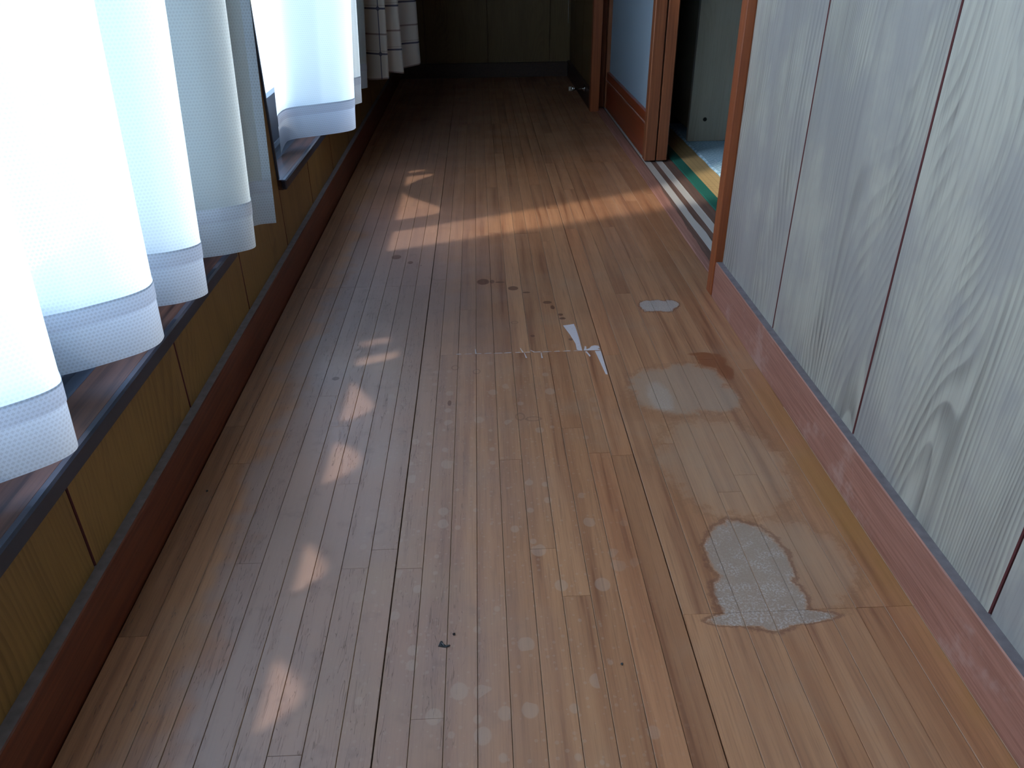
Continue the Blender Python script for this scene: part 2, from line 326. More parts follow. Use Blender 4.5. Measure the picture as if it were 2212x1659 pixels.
def mat_tatami():
    n = N('tatami_weave'); x, y, z = n.sep(n.pos())
    a = n.m('SINE', n.m('MULTIPLY', y, math.pi/0.021)); b = n.m('SINE', n.m('MULTIPLY', x, math.pi/0.0155))
    k = n.m('MULTIPLY', n.rng(n.m('ABSOLUTE', a), 0.30, 0.0), 0.6); k = n.m('MAXIMUM', k, n.m('MULTIPLY', n.rng(n.m('ABSOLUTE', b), 0.30, 0.0), 0.6))
    f = n.noise(n.comb(n.m('MULTIPLY', x, 60.0), n.m('MULTIPLY', y, 900.0)), 1.0, 2.0)
    c = n.mix(f, (0.40, 0.27, 0.115), (0.50, 0.35, 0.17)); c = n.mix(k, c, (0.24, 0.16, 0.075))
    return n.done(n.pbsdf(c, 0.6, n.bump(k, 0.4, -0.001), 0.0, 0.3))
MT['tatami'] = mat_tatami()
def mat_rug():
    n = N('blue_rug'); x, y, z = n.sep(n.pos())
    w = n.m('SINE', n.m('MULTIPLY', n.m('ADD', x, n.m('MULTIPLY', y, 0.35)), 2*math.pi/0.012))
    g = n.noise(n.comb(n.m('MULTIPLY', x, 150.0), n.m('MULTIPLY', y, 150.0)), 1.0, 3.0)
    k = n.m('ADD', n.m('MULTIPLY', w, 0.16), g)
    c = n.mix(n.rng(k, 0.3, 0.75), (0.24, 0.42, 0.57), (0.46, 0.64, 0.76))
    return n.done(n.pbsdf(c, 0.95, n.bump(k, 0.6, 0.002), 0.0, 0.1))
MT['rug'] = mat_rug()

# ------------------------------------------------------------------ mesh helpers
def link(name, verts, faces, mat, parent=None, mats=None, fmat=None, smooth=False):
    me = bpy.data.meshes.new(name); me.from_pydata([tuple(v) for v in verts], [], faces); me.update()
    for m_ in (mats or [mat]): me.materials.append(m_)
    if fmat:
        for p_, i in zip(me.polygons, fmat): p_.material_index = i
    if smooth:
        for p_ in me.polygons: p_.use_smooth = True
    o = bpy.data.objects.new(name, me); col.objects.link(o)
    if parent: o.parent = parent
    return o
def bm_obj(name, bm, mat, parent=None, smooth=False):
    me = bpy.data.meshes.new(name); bmesh.ops.recalc_face_normals(bm, faces=bm.faces); bm.to_mesh(me); bm.free()
    me.materials.append(mat)
    if smooth:
        for p_ in me.polygons: p_.use_smooth = True
    o = bpy.data.objects.new(name, me); col.objects.link(o)
    if parent: o.parent = parent
    return o
def add_box(bm, x0, x1, y0, y1, z0, z1, bev=0.0):
    r = bmesh.ops.create_cube(bm, size=1.0)
    for v in r['verts']:
        v.co = Vector((x0+(v.co.x+.5)*(x1-x0), y0+(v.co.y+.5)*(y1-y0), z0+(v.co.z+.5)*(z1-z0)))
    if bev > 0:
        es = list({e for v in r['verts'] for e in v.link_edges})
        bmesh.ops.bevel(bm, geom=es, offset=bev, segments=1, affect='EDGES', profile=0.5)
def box(name, x0, x1, y0, y1, z0, z1, mat, parent=None, bev=0.0):
    bm = bmesh.new(); add_box(bm, x0, x1, y0, y1, z0, z1, bev); return bm_obj(name, bm, mat, parent)
def boxes(name, lst, mat, parent=None, bev=0.0):
    bm = bmesh.new()
    for b in lst: add_box(bm, *b, bev)
    return bm_obj(name, bm, mat, parent)
def empty(name, loc=(0, 0, 0)):
    o = bpy.data.objects.new(name, None); o.empty_display_size = 0.05; col.objects.link(o); o.location = loc; return o
def part_of(o, parent):                     # keep world placement when the parent is an offset empty
    o.parent = parent; o.matrix_parent_inverse = Matrix.Translation(-parent.location); return o
def tag(o, label=None, cat=None, group=None, kind=None):
    if label: o['label'] = label
    if cat: o['category'] = cat
    if group: o['group'] = group
    if kind: o['kind'] = kind
    return o
def struct(o, label=None): return tag(o, label, None, None, 'structure')

Y0, Y1 = -1.25, 4.05            # corridor ends
XL, XR = -0.013, 0.830          # panelled wall planes
H = 2.35

# ------------------------------------------------------------------ floor
floor = struct(box('floor', -0.02, 0.850, Y0-0.1, Y1+0.1, -0.06, -0.008, MT['groove']), 'worn reddish brown strip wood floor with water stains and drip marks')
PW = 0.302/10
seams = [0.274-9*PW, 0.274, 0.5755]     # left starts of the three rows of boards
rows = []
for i in range(9): rows.append((0.274-(9-i)*PW, 0.274-(8-i)*PW, 'L'))
for i in range(10): rows.append((0.274+i*(0.5755-0.274)/10, 0.274+(i+1)*(0.5755-0.274)/10, 'C'))
for i in range(9): rows.append((0.5755+i*PW, min(0.5755+(i+1)*PW, 0.843), 'R'))
joints = {'L': [-0.373, 1.445, 3.263], 'C': [-0.671, 1.145, 2.963], 'R': [-1.258, 0.560, 2.378]}
rng = random.Random(4)
def plank(x0, x1, y0, y1, tint, gl, gr):
    g = 0.0001; e = 0.0004
    xa, xb = x0+gl, x1-gr; ya, yb = y0+g, y1-g; zt, zc, zb = rng.uniform(-0.00015, 0.00015), -0.0007, -0.008
    V = [(xa, ya, zb), (xb, ya, zb), (xb, yb, zb), (xa, yb, zb), (xa, ya, zc), (xb, ya, zc), (xb, yb, zc), (xa, yb, zc),
         (xa+e, ya+e*.4, zt), (xb-e, ya+e*.4, zt), (xb-e, yb-e*.4, zt), (xa+e, yb-e*.4, zt)]
    F = [(3, 2, 1, 0), (0, 1, 5, 4), (1, 2, 6, 5), (2, 3, 7, 6), (3, 0, 4, 7), (4, 5, 9, 8), (5, 6, 10, 9), (6, 7, 11, 10), (7, 4, 8, 11), (8, 9, 10, 11)]
    fm = [0]*10
    if rng.random() < 0.8: fm[8] = 1
    if rng.random() < 0.3: fm[6] = 1
    o = link('plank', V, F, None, floor, [floor_material(x0, x1, y0, y1), MT['floor_edge']], fm)
    o.color = (*tint, 1)
tints = [(1.0, 1.0, 1.0), (1.04, 1.03, 1.02), (0.95, 0.92, 0.90), (1.08, 1.08, 1.07), (0.90, 0.85, 0.82), (1.02, 0.95, 0.91), (0.97, 0.97, 0.98), (1.0, 1.0, 1.0)]
for ri, (x0, x1, blk) in enumerate(rows):
    if x1-x0 < 0.004: continue
    js = [Y0]+[j for j in joints[blk] if Y0 < j < Y1]+[Y1]
    gl = 0.0006 if ri in (9, 19) else 0.00018
    gr = 0.0006 if ri in (8, 18) else 0.00018
    if abs(x0-(0.274-9*PW)) < 1e-6: gl = 0.0
    for a, b in zip(js[:-1], js[1:]):
        y = a
        while y < b-1e-6:
            L = rng.choice([0.34, 0.50, 0.68, 0.82, 0.95, 1.1])*rng.uniform(.85, 1.15)
            if y == a: L *= rng.uniform(0.5, 1.0)
            e = y+L
            if b-e < 0.22: e = b
            t = rng.choice(tints); s = rng.uniform(0.95, 1.05)
            plank(x0, x1, y, e, tuple(q*s for q in t), gl, gr); y = e

# bare patches where the face veneer has torn off along the board joint
def patch(pts, z=0.0004):
    k = len(pts); V = [(x, y, z) for x, y in pts]+[(x, y, -0.0006) for x, y in pts]
    F = [tuple(range(k-1, -1, -1))]+[(i, (i+1) % k, (i+1) % k+k, i+k) for i in range(k)]
    o = link('bare_patch', V, F, MT['bare'], floor)
    bm = bmesh.new(); bm.from_mesh(o.data); bmesh.ops.recalc_face_normals(bm, faces=bm.faces); bm.to_mesh(o.data); bm.free()
    o['label'] = 'whitish bare patch where the floor veneer has torn away'
patch([(.520, 1.244), (.525, 1.245), (.540, 1.249), (.5415, 1.234), (.5428, 1.190), (.5428, 1.146), (.538, 1.147), (.534, 1.150), (.5345, 1.172), (.529, 1.205)])
patch([(.5450, 1.1465), (.5475, 1.155), (.549, 1.163), (.5512, 1.160), (.5505, 1.150), (.556, 1.154), (.560, 1.161), (.566, 1.164), (.5725, 1.162), (.5735, 1.154), (.5695, 1.153), (.5735, 1.1465)])
patch([(.5638, 1.1435), (.5737, 1.1435), (.5735, 1.063), (.5705, 1.064), (.5672, 1.105)])
patch([(.550, 1.1435), (.5545, 1.127), (.5525, 1.124), (.5505, 1.132), (.5475, 1.1425)])
for (xa, ya, xb, yb) in [(.363, 1.163, .364, 1.146), (.439, 1.162, .443, 1.146), (.445, 1.1435, .4475, 1.126), (.473, 1.1435, .4735, 1.124), (.456, 1.153, .462, 1.146)]:
    w = 0.0011; patch([(xa-w*.4, ya), (xa+w*.4, ya), (xb+w, yb), (xb-w, yb)])
for k in range(14):
    xx = 0.335+k*0.0165; w = rng.uniform(.004, .0085); h = rng.uniform(.0007, .0018)
    if 0.33 < xx < 0.545: patch([(xx-w, 1.1458), (xx+w, 1.1458), (xx+w*.6, 1.1458+h), (xx-w*.5, 1.1458+h*.7)])

# ------------------------------------------------------------------ left wall, windows
WZ0, WZ1 = 0.195, 2.02
W1 = (-1.05, 1.142); W2 = (1.512, 2.260)
XO = -0.140
wall_l = struct(boxes('wall_left', [
    (XO, XL-0.005, Y0-0.1, Y1+0.1, -0.06, 0.178), (XO, XL-0.005, Y0-0.1, Y1+0.1, WZ1, H+0.05),
    (XO, XL-0.005, Y0-0.1, W1[0], 0.178, WZ1), (XO, XL-0.005, W1[1], W2[0], 0.178, WZ1), (XO, XL-0.005, W2[1], Y1+0.1, 0.178, WZ1)], MT['redgroove']),
    'low ochre panelled wall under the windows on the left')
def wall_panel(parent, mat, x, y0, y1, z0, z1, side, tint=(1, 1, 1), gap=0.0010, t=0.005):
    """A board with chamfered vertical edges, face at x."""
    ya, yb = y0+gap, y1-gap; c = 0.0012; xb = x-side*t; xc = x-side*0.0012
    V = []
    for z in (z0, z1):
        V += [(xb, ya, z), (xc, ya, z), (x, ya+c, z), (x, yb-c, z), (xc, yb, z), (xb, yb, z)]
    F = [(i, (i+1) % 6, (i+1) % 6+6, i+6) for i in range(6)]+[(5, 4, 3, 2, 1, 0), (6, 7, 8, 9, 10, 11)]
    o = link('panel', V, F, mat, parent, [mat, MT['redgroove']], [1, 1, 0, 1, 1, 0, 0, 0]); o.color = (*tint, 1)
    bm = bmesh.new(); bm.from_mesh(o.data); bmesh.ops.recalc_face_normals(bm, faces=bm.faces); bm.to_mesh(o.data); bm.free()
    return o
gl = [-1.25, -1.188, -0.892, -0.596, -0.300, -0.004, 0.292, 0.590, 0.888, 1.200, 1.508, 1.790, 2.090, 2.390, 2.690, 2.990, 3.290, 3.590, 4.05]
for a, b in zip(gl[:-1], gl[1:]):
    top = 0.180
    if a >= 1.19 and b <= 1.51: top = WZ1
    if a >= 2.35: top = WZ1
    s = rng.uniform(.92, 1.08); wall_panel(wall_l, MT['wall_l'], XL, a, b, 0.060, top, 1, (s, s, s))
for a, b in ((1.144, 1.200), (2.262, 2.390)): wall_panel(wall_l, MT['wall_l'], XL, a, b, 0.181, WZ1, 1)

def baseboard(name, prof, ya, yb, side, x, mat, top, label):
    """Board with a slightly eased top edge and a dusty top face; x is the front face."""
    t, hgt = prof
    xb = x-side*t; e = 0.0012
    V = []
    for y in (ya, yb): V += [(x, y, -0.004), (x, y, hgt-e), (x-side*e, y, hgt), (xb, y, hgt), (xb, y, -0.004)]
    F = [(i, (i+1) % 5, (i+1) % 5+5, i+5) for i in range(5)]+[(4, 3, 2, 1, 0), (5, 6, 7, 8, 9)]
    o = link(name, V, F, None, None, [mat, top], [0, 0, 1, 0, 0, 0, 0])
    bm = bmesh.new(); bm.from_mesh(o.data); bmesh.ops.recalc_face_normals(bm, faces=bm.faces); bm.to_mesh(o.data); bm.free()
    return struct(o, label)
baseboard('baseboard_left', (0.0145, 0.068), Y0, Y1, 1, 0.0, MT['bb_l'], MT['dust'], 'dark red brown baseboard with dusty top under the windows')

def window(name, y0, y1, label, near_gap):
    w = struct(empty(name, (-0.06, (y0+y1)/2, WZ0)), label)
    P = lambda o: part_of(o, w)
    P(box('sill', -0.049, -0.0045, y0-0.001, y1+0.001, 0.180, 0.200, MT['sillwood'], None, 0.0008))
    P(box('sill_edge', -0.0065, 0.0035, y0-0.004, y1+0.004, 0.1815, 0.2005, MT['black'], None, 0.0022))
    P(boxes('track', [(-0.138, -0.050, y0, y1, 0.179, 0.187), (-0.054, -0.050, y0, y1, 0.187, 0.1985), (-0.082, -0.079, y0, y1, 0.187, 0.1965), (-0.122, -0.119, y0, y1, 0.187, 0.1965)], MT['alu']))
    P(boxes('frame', [(-0.138, -0.060, y0, y0+0.012, 0.187, WZ1), (-0.138, -0.060, y1-0.012, y1, 0.187, WZ1), (-0.138, -0.060, y0, y1, WZ1-0.02, WZ1)], MT['alu']))
    P(box('casing', -0.060, -0.0095, y0-0.004, y0+0.003, 0.2005, WZ1, MT['black'], None, 0.001))
    P(box('casing', -0.060, -0.0095, y1-0.003, y1+0.004, 0.2005, WZ1, MT['black'], None, 0.001))
    ym = y1-0.085
    for k, (a, b, xs) in enumerate(((y0+0.012, ym+0.02, -0.095), (ym-0.02, y1-0.012, -0.1165))):
        s = P(boxes('sash', [(xs-0.010, xs+0.010, a, b, 0.189, 0.300), (xs-0.010, xs+0.010, a, b, WZ1-0.07, WZ1-0.02),
                             (xs-0.010, xs+0.010, a, a+(0.018 if k == 0 else 0.035), 0.300, WZ1-0.07), (xs-0.010, xs+0.010, b-0.035, b, 0.300, WZ1-0.07)], MT['alu'], None, 0.0015))
        g = box('pane', xs-0.002, xs+0.002, a+0.016, b-0.033, 0.296, WZ1-0.068, MT['glass'])
        g.parent = s
        st = box('rail_trim', xs+0.0095, xs+0.0135, a, b, 0.189, 0.205, MT['alu_light']); st.parent = s
    P(box('curtain_rail', 0.070, 0.092, y0-0.12, y1+(0.06 if y0 < 1 else 0.75), 2.060, 2.082, MT['alu_light']))
    P(boxes('rail_bracket', [(XL, 0.085, y0+0.02, y0+0.04, 2.083, 2.091), (XL, 0.085, y1-0.04, y1-0.02, 2.083, 2.091)], MT['alu_light']))
    return w
window('window_1', *W1, 'window behind the large near lace curtain, dark grained sill with black edging', 0)
window('window_2', *W2, 'farther window glimpsed between the two lace curtains', 0)

# ------------------------------------------------------------------ curtains
def spline(pts, per=14):
    P = [Vector((a, b)) for a, b in pts]; P = [P[0]*2-P[1]]+P+[P[-1]*2-P[-2]]; out = []
    for i in range(1, len(P)-2):
        p0, p1, p2, p3 = P[i-1:i+3]
        for k in range(per):
            t = k/per
            out.append(0.5*((2*p1)+(p2-p0)*t+(2*p0-5*p1+4*p2-p3)*t*t+(3*p1-p0-3*p2+p3)*t**3))
    out.append(P[-2]); return out
def cloth_strip(name, crv, arc, zs, fn, mat, parent, off=0.0):
    V = []; F = []; UV = []
    n = len(crv)
    for j, z in enumerate(zs):
        for i in range(n):
            p = crv[i]
            if off:
                a = crv[max(i-1, 0)]; b = crv[min(i+1, n-1)]; t = (b-a).normalized(); p = p+Vector((t.y, -t.x))*off
            V.append(fn(p, arc[i], z)); UV.append((arc[i], z))
    for j in range(len(zs)-1):
        for i in range(n-1): F.append((j*n+i, j*n+i+1, (j+1)*n+i+1, (j+1)*n+i))
    o = link(name, V, F, mat, None, smooth=True)
    uvl = o.data.uv_layers.new(name='UVMap')
    for lp in o.data.loops: uvl.data[lp.index].uv = UV[lp.vertex_index]
    return part_of(o, parent) if parent else o
def arcs(crv):
    a = [0.0]
    for p, q in zip(crv[:-1], crv[1:]): a.append(a[-1]+(q-p).length)
    return a
def lace_curtain(name, pts, label, group, zhem=0.220, hemh=0.066, seed=0, edge_slant=0.0, side_hem=None, dip=0.0, extra=0.0):
    crv = spline(pts); arc = arcs(crv)
    c = empty(name, (crv[len(crv)//2].x, crv[len(crv)//2].y, zhem)); tag(c, label, 'curtain', group)
    y0 = crv[0].y; R = random.Random(seed); ph = [R.uniform(0, 6.28) for _ in range(4)]
    def fn(p, s, z):
        dz = z-zhem; k = max(0.0, 1-dz/1.8)
        x = p.x+0.058*dz+0.004*math.sin(9*s+ph[0]+2.2*dz)*min(1, dz*3)
        y = p.y+(edge_slant*dz+extra*min(0.4, max(0.0, dz-0.8))**2)*math.exp(-max(0.0, p.y-y0)/0.35)*max(0.0, 1-(p.y-y0)/(crv[-1].y-y0))+0.004*math.sin(7*s+ph[1]+1.7*dz)*min(1, dz*3)
        zz = z+((0.003*math.sin(11*s+ph[2])-dip*max(0.0, 1-s/0.075)*max(0.0, 1-dz/0.066)) if dz < 0.12 else 0.0)
        return (x, y, zz)
    zb = zhem+hemh
    top = [zb+(2.075-zb)*(i/22)**1.0 for i in range(23)]
    cloth_strip('curtain_cloth', crv, arc, top, fn, MT['lace'], c)
    hm = cloth_strip('hem', crv, arc, [zhem, zhem+0.012, zhem+0.028, zhem+hemh*0.72], fn, MT['hem'], c)
    cloth_strip('hem_fold', crv, arc, [zhem+hemh*0.72, zhem+hemh*0.85, zb+0.0015], fn, MT['hem2'], None, 0.0008).parent = hm
    if side_hem:
        i0 = [i for i, s in enumerate(arc) if (s >= arc[-1]-side_hem)]
        cloth_strip('side_hem', [crv[i] for i in i0], [arc[i] for i in i0], top, fn, MT['hem'], c, 0.0012)
    return c
C1 = []
for k, y in enumerate([-1.02, -0.86, -0.68, -0.50, -0.32, -0.14, 0.05, 0.22]):
    C1 += [(0.012+0.006*((k*7) % 3), y), (-0.062-0.005*((k*5) % 3), y+0.095)]
C1 += [(0.014, 0.400), (-0.010, 0.450), (-0.062, 0.492), (-0.030, 0.525), (0.014, 0.568), (0.006, 0.600), (-0.045, 0.660), (-0.073, 0.695), (-0.028, 0.722), (0.012, 0.752), (0.024, 0.778), (0.010, 0.808),
       (-0.050, 0.850), (-0.040, 0.868), (0.006, 0.888), (0.030, 0.915), (0.020, 0.945), (-0.025, 1.020), (-0.022, 1.042), (0.020, 1.056), (0.051, 1.076), (0.045, 1.105), (0.028, 1.150), (0.034, 1.172), (0.061, 1.180)]
lace_curtain('lace_curtain', C1, 'large nearest white lace curtain with deep folds hanging over the left window', 'white lace curtains', seed=1, side_hem=0.014)
C2 = [(-0.044, 1.692), (-0.048, 1.715), (-0.046, 1.760), (-0.030, 1.785), (0.030, 1.808), (0.075, 1.832), (0.092, 1.860), (0.080, 1.900), (0.000, 2.000), (-0.012, 2.080), (0.020, 2.150), (0.055, 2.195), (0.060, 2.225),
      (0.010, 2.290), (0.000, 2.340), (0.020, 2.390), (0.046, 2.415), (0.052, 2.440), (0.020, 2.490), (0.004, 2.535), (0.012, 2.575), (0.028, 2.590)]
lace_curtain('lace_curtain', C2, 'smaller farther white lace curtain with one corner hanging in a point above the sill', 'white lace curtains', zhem=0.218, seed=5, edge_slant=0.07, dip=0.016, extra=2.6)

def plaid_curtain():
    pts = [(0.004, 2.700), (0.022, 2.650), (0.055, 2.620), (0.096, 2.603), (0.092, 2.628), (0.062, 2.680), (0.075, 2.712), (0.110, 2.722), (0.136, 2.728), (0.130, 2.760), (0.104, 2.815), (0.122, 2.862), (0.155, 2.885), (0.178, 2.900), (0.172, 2.940), (0.110, 2.985), (0.060, 3.010)]
    crv = spline(pts, 8); arc = arcs(crv)
    c = empty('plaid_curtain', (0.09, 2.76, 0.215)); tag(c, 'beige curtain with brown and navy plaid lines and dots, gathered by the dark end', 'curtain')
    def fn(p, s, z):
        dz = z-0.215
        return (p.x+0.03*dz*(1 if p.y < 2.66 else -0.4), p.y+0.006*math.sin(13*s+3*dz), z-0.007*math.sin(16*s+1.0)*(1 if dz < .02 else 0))
    cloth_strip('curtain_cloth', crv, arc, [0.243+(2.07-0.243)*i/18 for i in range(19)], fn, MT['plaid'], c)
    cloth_strip('hem', crv, arc, [0.215, 0.225, 0.243], fn, MT['plaid'], c)
plaid_curtain()

# ------------------------------------------------------------------ right wall
PY = 1.354                                              # near edge of the door post
wall_r = struct(boxes('wall_right', [(XR+0.005, XR+0.10, Y0-0.1, PY+0.028, -0.06, H+0.05), (XR+0.005, XR+0.10, 3.275, Y1+0.1, -0.06, H+0.05), (XR+0.005, XR+0.10, PY+0.028, 3.275, 1.86, H+0.05)], MT['redgroove']),
    'faded grey wood grain panelled wall on the right')
gr = [-1.25, -1.000, -0.704, -0.408, -0.112, 0.184, 0.481, 0.7735, 1.0705, PY]
tr = [(1, 1, 1), (.97, .98, 1), (1.02, 1.02, 1.02), (.98, .98, .98)]
for i, (a, b) in enumerate(zip(gr[:-1], gr[1:])): wall_panel(wall_r, MT['wall_r'], XR, a, b, 0.060, H, -1, tr[i % 4])
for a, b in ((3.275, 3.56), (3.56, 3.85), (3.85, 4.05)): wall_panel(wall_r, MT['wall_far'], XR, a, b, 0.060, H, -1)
wall_panel(wall_r, MT['wall_r'], XR, PY, 3.275, 1.90, H, -1)
baseboard('baseboard_right', (0.0135, 0.070), Y0, PY, 1, 0.818, MT['bb_r'], MT['dust_r'], 'scuffed red brown baseboard along the grey panelled wall')
for o_, s_ in ((bpy.data.objects['baseboard_right'], -1),):
    for v in o_.data.vertices: v.co.x = 0.818+(0.818-v.co.x)
baseboard('trim_5', (0.0135, 0.070), 3.19, Y1, 1, 0.818, MT['bb_far'], MT['bb_far'], 'short shade-darkened baseboard beyond the sliding doors')
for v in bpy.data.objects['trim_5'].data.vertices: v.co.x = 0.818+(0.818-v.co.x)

# far end
wall_f = struct(box('wall_far', XL-0.02, XR+0.02, Y1+0.006, Y1+0.10, -0.06, H+0.05, MT['groove']), 'shade-darkened brown wood wall closing the far end')
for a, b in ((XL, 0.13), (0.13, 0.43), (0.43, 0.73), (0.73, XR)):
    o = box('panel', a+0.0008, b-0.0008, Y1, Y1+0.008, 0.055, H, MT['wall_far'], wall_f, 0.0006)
box('light_gap_strip', 0.8165, 0.8195, Y1-0.004, Y1+0.001, 0.235, 0.335, MT['chrome'], wall_f)['label'] = 'thin line of light leaking through the far corner gap, imitated by a bright metal strip'  # chrome bar stands in for light leaking through the corner gap
bf = struct(box('baseboard_far', 0.0, 0.818, Y1-0.014, Y1+0.001, -0.004, 0.066, MT['bb_far'], None, 0.001), 'shade-darkened baseboard across the far end')
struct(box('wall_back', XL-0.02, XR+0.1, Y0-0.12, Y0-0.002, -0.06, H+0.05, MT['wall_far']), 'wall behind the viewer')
struct(box('ceiling', XO, XR+0.1, Y0-0.1, Y1+0.1, H, H+0.06, MT['plaster']), 'wooden corridor ceiling')

# ------------------------------------------------------------------ doorway: posts, track, sliding doors
def post(name, lst, label): return struct(boxes(name, lst, MT['postwood'], None, 0.0012), label)
post('trim_1', [(0.8150, 0.945, PY+0.0005, PY+0.030, 0.002, 1.86)], 'red brown door post at the end of the grey panelled wall')
post('trim_2', [(0.8150, 0.850, 3.150, 3.188, -0.006, 1.86), (0.848, 0.955, 3.225, 3.275, 0.002, 1.86)], 'red brown door post beyond the sliding doors')
post('trim_3', [(0.815, 0.955, PY+0.031, 3.274, 1.80, 1.86)], 'door head above the sliding doors')
track = struct(empty('trim_4', (0.90, 2.3, 0.0)), 'worn wooden sliding door track with two grey runner strips')
TY0, TY1 = PY+0.031, 3.222
def jag_nosing():
    # pink varnished nose whose back edge is chipped irregularly against the bare dark wood
    n = 130; V = []; F = []
    R = random.Random(3); w = 0.0
    for i in range(n+1):
        y = TY0+(TY1-TY0)*i/n; t = (y-TY0)/(TY1-TY0)
        w = 0.75*w+R.uniform(-1, 1)*0.0016
        xb = 0.8585+0.016*min(1, (y-1.45)/0.8)*(1 if y > 1.45 else 0)+w*(1 if y < 2.2 else 0.3)
        V += [(0.8432, y, -0.008), (0.8432, y, 0.0012), (0.8445, y, 0.0024), (xb, y, 0.0024), (xb, y, -0.008)]
    for i in range(n):
        for k in range(5):
            a = i*5+k; b = i*5+(k+1) % 5; F.append((a, b, b+5, a+5))
    F += [(4, 3, 2, 1, 0), tuple(n*5+k for k in range(5))]
    o = link('nosing', V, F, MT['nosing'])
    bm = bmesh.new(); bm.from_mesh(o.data); bmesh.ops.recalc_face_normals(bm, faces=bm.faces); bm.to_mesh(o.data); bm.free()
    return part_of(o, track)
jag_nosing()
part_of(box('track_base', 0.8520, 0.9655, TY0, TY1, -0.030, 0.0015, MT['track'], None, 0.0), track)
def runner(x0, x1, rough_edge, seed):
    n = 90; V = []; F = []; R = random.Random(seed); w = 0
    for i in range(n+1):
        y = TY0+(TY1-TY0)*i/n
        w = .7*w+R.uniform(-1, 1)*0.0011
        xx = x1+(w if rough_edge and y < 1.95 else 0)
        V += [(x0, y, 0.0), (x0, y, 0.0026), (xx, y, 0.0026), (xx, y, 0.0)]
    for i in range(n):
        for k in range(4):
            a = i*4+k; b = i*4+(k+1) % 4; F.append((a, b, b+4, a+4))
    F += [(3, 2, 1, 0), tuple(n*4+k for k in range(4))]
    o = link('runner_strip', V, F, MT['strip'])
    bm = bmesh.new(); bm.from_mesh(o.data); bmesh.ops.recalc_face_normals(bm, faces=bm.faces); bm.to_mesh(o.data); bm.free()
    part_of(o, track)
runner(0.8795, 0.8985, True, 2); runner(0.9155, 0.9335, False, 7)
part_of(box('runner_lip', 0.9325, 0.9345, TY0, TY1, 0.0, 0.0032, MT['strip']), track)

def sliding_door(name, x0, x1, y0, y1, label):
    d = struct(empty(name, ((x0+x1)/2, (y0+y1)/2, 0.006)), label)
    P = lambda o: part_of(o, d)
    z0, z1 = 0.0065, 1.80
    sw = 0.036
    P(box('stile', x0, x1, y0, y0+sw, z0, z1, MT['doorwood'], None, 0.0022))
    P(box('stile', x0, x1, y1-sw, y1, z0, z1, MT['doorwood'], None, 0.0022))
    P(box('bottom_rail', x0+0.005, x1-0.005, y0+sw-0.001, y1-sw+0.001, z0, 0.108, MT['kick'], None, 0.001))
    P(box('bead', x0+0.002, x1-0.004, y0+sw-0.001, y1-sw+0.001, 0.108, 0.1125, MT['nosing'], None, 0.0008))
    P(box('middle_rail', x0+0.004, x1-0.004, y0+sw-0.001, y1-sw+0.001, 0.1125, 0.140, MT['kick'], None, 0.001))
    P(box('top_rail', x0+0.003, x1-0.003, y0+sw-0.001, y1-sw+0.001, z1-0.08, z1, MT['doorwood'], None, 0.001))
    P(box('pane', (x0+x1)/2-0.002, (x0+x1)/2+0.002, y0+sw-0.004, y1-sw+0.004, 0.138, z1-0.078, MT['frost']))
    return d
sliding_door('door_1', 0.8770, 0.9105, 2.350, 3.222, 'front sliding door with red wood frame and frosted glass')
sliding_door('door_2', 0.9140, 0.9460, 2.352, 3.222, 'rear sliding door stacked behind the front one')

# ------------------------------------------------------------------ tatami room
RZ = -0.002
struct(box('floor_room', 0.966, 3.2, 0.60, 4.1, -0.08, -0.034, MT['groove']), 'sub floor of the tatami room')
tat = empty('tatami_mat', (1.4, 2.3, -0.034)); tag(tat, 'tatami mat with dark green cloth border beyond the doorway', 'tatami')
part_of(box('mat', 0.9675, 1.860, 1.00, 2.85, -0.034, 0.0035, MT['tatami'], None, 0.002), tat)
part_of(box('border', 0.9660, 0.9985, 0.999, 2.851, -0.033, 0.0048, MT['green'], None, 0.0012), tat)
part_of(box('border', 1.8300, 1.8625, 0.999, 2.851, -0.033, 0.0048, MT['green'], None, 0.0012), tat)
def rug():
    n = 40; V = []; F = []; R = random.Random(9)
    xs = [1.0600, 1.063, 1.10, 1.3, 1.75]
    for i in range(n+1):
        y = 1.30+(2.86-1.30)*i/n
        for k, x in enumerate(xs):
            V.append((x+(0.0015*math.sin(i*1.7) if k < 2 else 0), y, 0.0036 if k == 0 else 0.0095+R.uniform(0, .001)))
    m_ = len(xs)
    for i in range(n):
        for k in range(m_-1): F.append((i*m_+k, i*m_+k+1, (i+1)*m_+k+1, (i+1)*m_+k))
    top = len(V)
    V += [(1.06, 1.30, 0.0035), (1.75, 1.30, 0.0035), (1.75, 2.86, 0.0035), (1.06, 2.86, 0.0035)]
    F.append((top+3, top+2, top+1, top))
    o = link('rug', V, F, MT['rug'])
    tag(o, 'pale blue ribbed rug lying on the tatami beyond the doorway', 'rug'); return o
rug()
cab = empty('cabinet', (1.32, 2.72, 0.010)); tag(cab, 'grey wood grain cabinet seen side on through the doorway', 'cabinet')
sp = part_of(box('side_panel', 1.062, 1.60, 2.575, 2.595, 0.0105, 1.55, MT['cabinet'], None, 0.001), cab)
part_of(box('side_panel', 1.062, 1.60, 3.080, 3.100, 0.0105, 1.55, MT['cabinet'], None, 0.001), cab)
part_of(box('back_panel', 1.585, 1.60, 2.596, 3.079, 0.0105, 1.55, MT['cabinet'], None, 0.001), cab)
part_of(box('top_panel', 1.062, 1.60, 2.575, 3.10, 1.551, 1.572, MT['cabinet'], None, 0.001), cab)
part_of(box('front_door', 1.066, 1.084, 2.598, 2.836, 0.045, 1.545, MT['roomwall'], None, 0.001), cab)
part_of(box('front_door', 1.066, 1.084, 2.839, 3.077, 0.045, 1.545, MT['roomwall'], None, 0.001), cab)
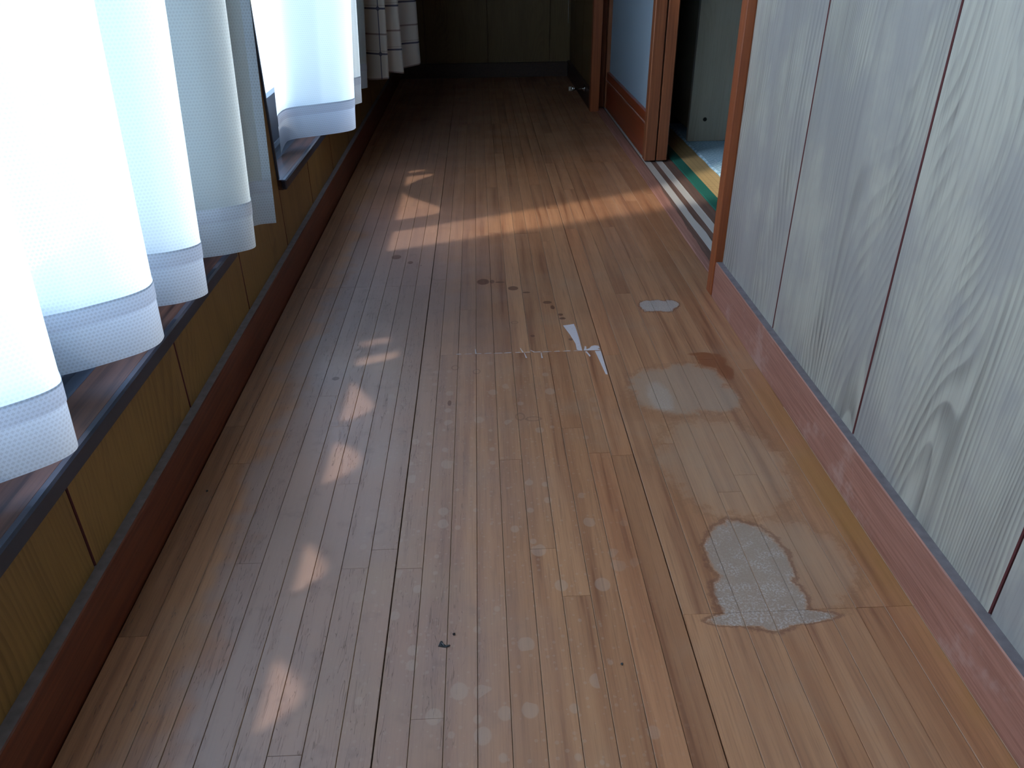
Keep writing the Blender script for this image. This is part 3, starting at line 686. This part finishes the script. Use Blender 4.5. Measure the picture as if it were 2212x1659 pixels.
bm = bmesh.new(); bmesh.ops.create_cone(bm, cap_ends=True, segments=20, radius1=0.0062, radius2=0.0062, depth=0.0012)
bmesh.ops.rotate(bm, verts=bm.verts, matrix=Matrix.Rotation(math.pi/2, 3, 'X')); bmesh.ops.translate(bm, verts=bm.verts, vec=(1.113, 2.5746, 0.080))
ho = bm_obj('hole_shade', bm, MT['hole']); part_of(ho, cab); ho['label'] = 'black disc painting the dark inside of a small round hole near the bottom of the panel'  # flat black disc paints the shade inside the hole
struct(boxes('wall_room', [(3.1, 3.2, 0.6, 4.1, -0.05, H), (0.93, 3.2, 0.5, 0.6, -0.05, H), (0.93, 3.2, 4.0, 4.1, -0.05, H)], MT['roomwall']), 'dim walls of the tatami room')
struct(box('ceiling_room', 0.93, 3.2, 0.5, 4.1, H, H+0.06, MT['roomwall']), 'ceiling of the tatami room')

# ------------------------------------------------------------------ small things
def lathe(bm, prof, seg=20):
    """prof: list of (distance along -x from the wall, radius)"""
    rings = []
    for d, r in prof:
        rings.append([bm.verts.new((-d, r*math.cos(2*math.pi*k/seg), r*math.sin(2*math.pi*k/seg))) for k in range(seg)])
    for a, b in zip(rings[:-1], rings[1:]):
        for k in range(seg): bm.faces.new((a[k], a[(k+1) % seg], b[(k+1) % seg], b[k]))
    bm.faces.new(rings[0]); bm.faces.new(rings[-1])
ds = empty('door_stop', (0.8165, 3.335, 0.056)); tag(ds, 'small chrome door stop sticking out of the dark wall beyond the sliding doors', 'door stop')
def ds_part(name, prof, m_):
    bm = bmesh.new(); lathe(bm, prof); o = bm_obj(name, bm, m_, ds, True); return o
ds_part('base_plate', [(0.000, 0.0125), (0.0025, 0.0130), (0.0045, 0.0105), (0.007, 0.0068)], MT['chrome'])
ds_part('rod', [(0.0065, 0.0048), (0.010, 0.0042), (0.040, 0.0042), (0.042, 0.0062), (0.045, 0.0070), (0.047, 0.0048)], MT['chrome'])
ds_part('catch_ring', [(0.0465, 0.0095), (0.0490, 0.0102), (0.0535, 0.0100), (0.0550, 0.0075)], MT['chrome'])
ds_part('bumper', [(0.0548, 0.0074), (0.0570, 0.0086), (0.0655, 0.0090), (0.0670, 0.0078)], MT['rubber'])

def chip(name, pts, h, mat, label, cat, group=None, z=0.0003):
    k = len(pts); cx = sum(p[0] for p in pts)/k; cy = sum(p[1] for p in pts)/k
    V = [(x-cx, y-cy, 0) for x, y in pts]+[((x-cx)*.9, (y-cy)*.9, h*(1+0.6*math.sin(i*2.1))) for i, (x, y) in enumerate(pts)]
    F = [tuple(range(k-1, -1, -1)), tuple(range(k, 2*k))]+[(i, (i+1) % k, (i+1) % k+k, i+k) for i in range(k)]
    o = link(name, V, F, mat); o.location = (cx, cy, z); tag(o, label, cat, group); return o
chip('scrap', [(.3255, .5315), (.3270, .5365), (.3284, .5386), (.3298, .5372), (.3304, .5338), (.3335, .5322), (.3378, .5322), (.3362, .5302), (.3325, .5296), (.3290, .5304)], 0.0010, MT['scrap'], 'small black curled scrap lying on the floor in the foreground', 'scrap')
def crumb(x, y, r, label):
    chip('crumb', [(x+r*math.cos(a)*(1+.25*math.sin(3*a+x*50)), y+r*1.2*math.sin(a)) for a in [i*math.pi/4 for i in range(8)]], r*.7, MT['scrap'], label, 'crumb', 'dark crumbs on the floor')
crumb(.341, .546, .0013, 'tiny dark crumb just beyond the black scrap on the floor')
crumb(.503, .501, .0012, 'tiny dark crumb on the floor at lower centre, right of the black scrap')
crumb(.022, .795, .0013, 'tiny dark crumb on the floor beside the left baseboard')

# ------------------------------------------------------------------ outside
struct(box('ground', -14.0, XO-0.001, -12.0, 14.0, -0.50, -0.35, MT['ground']), 'bright pale concrete yard outside the windows')
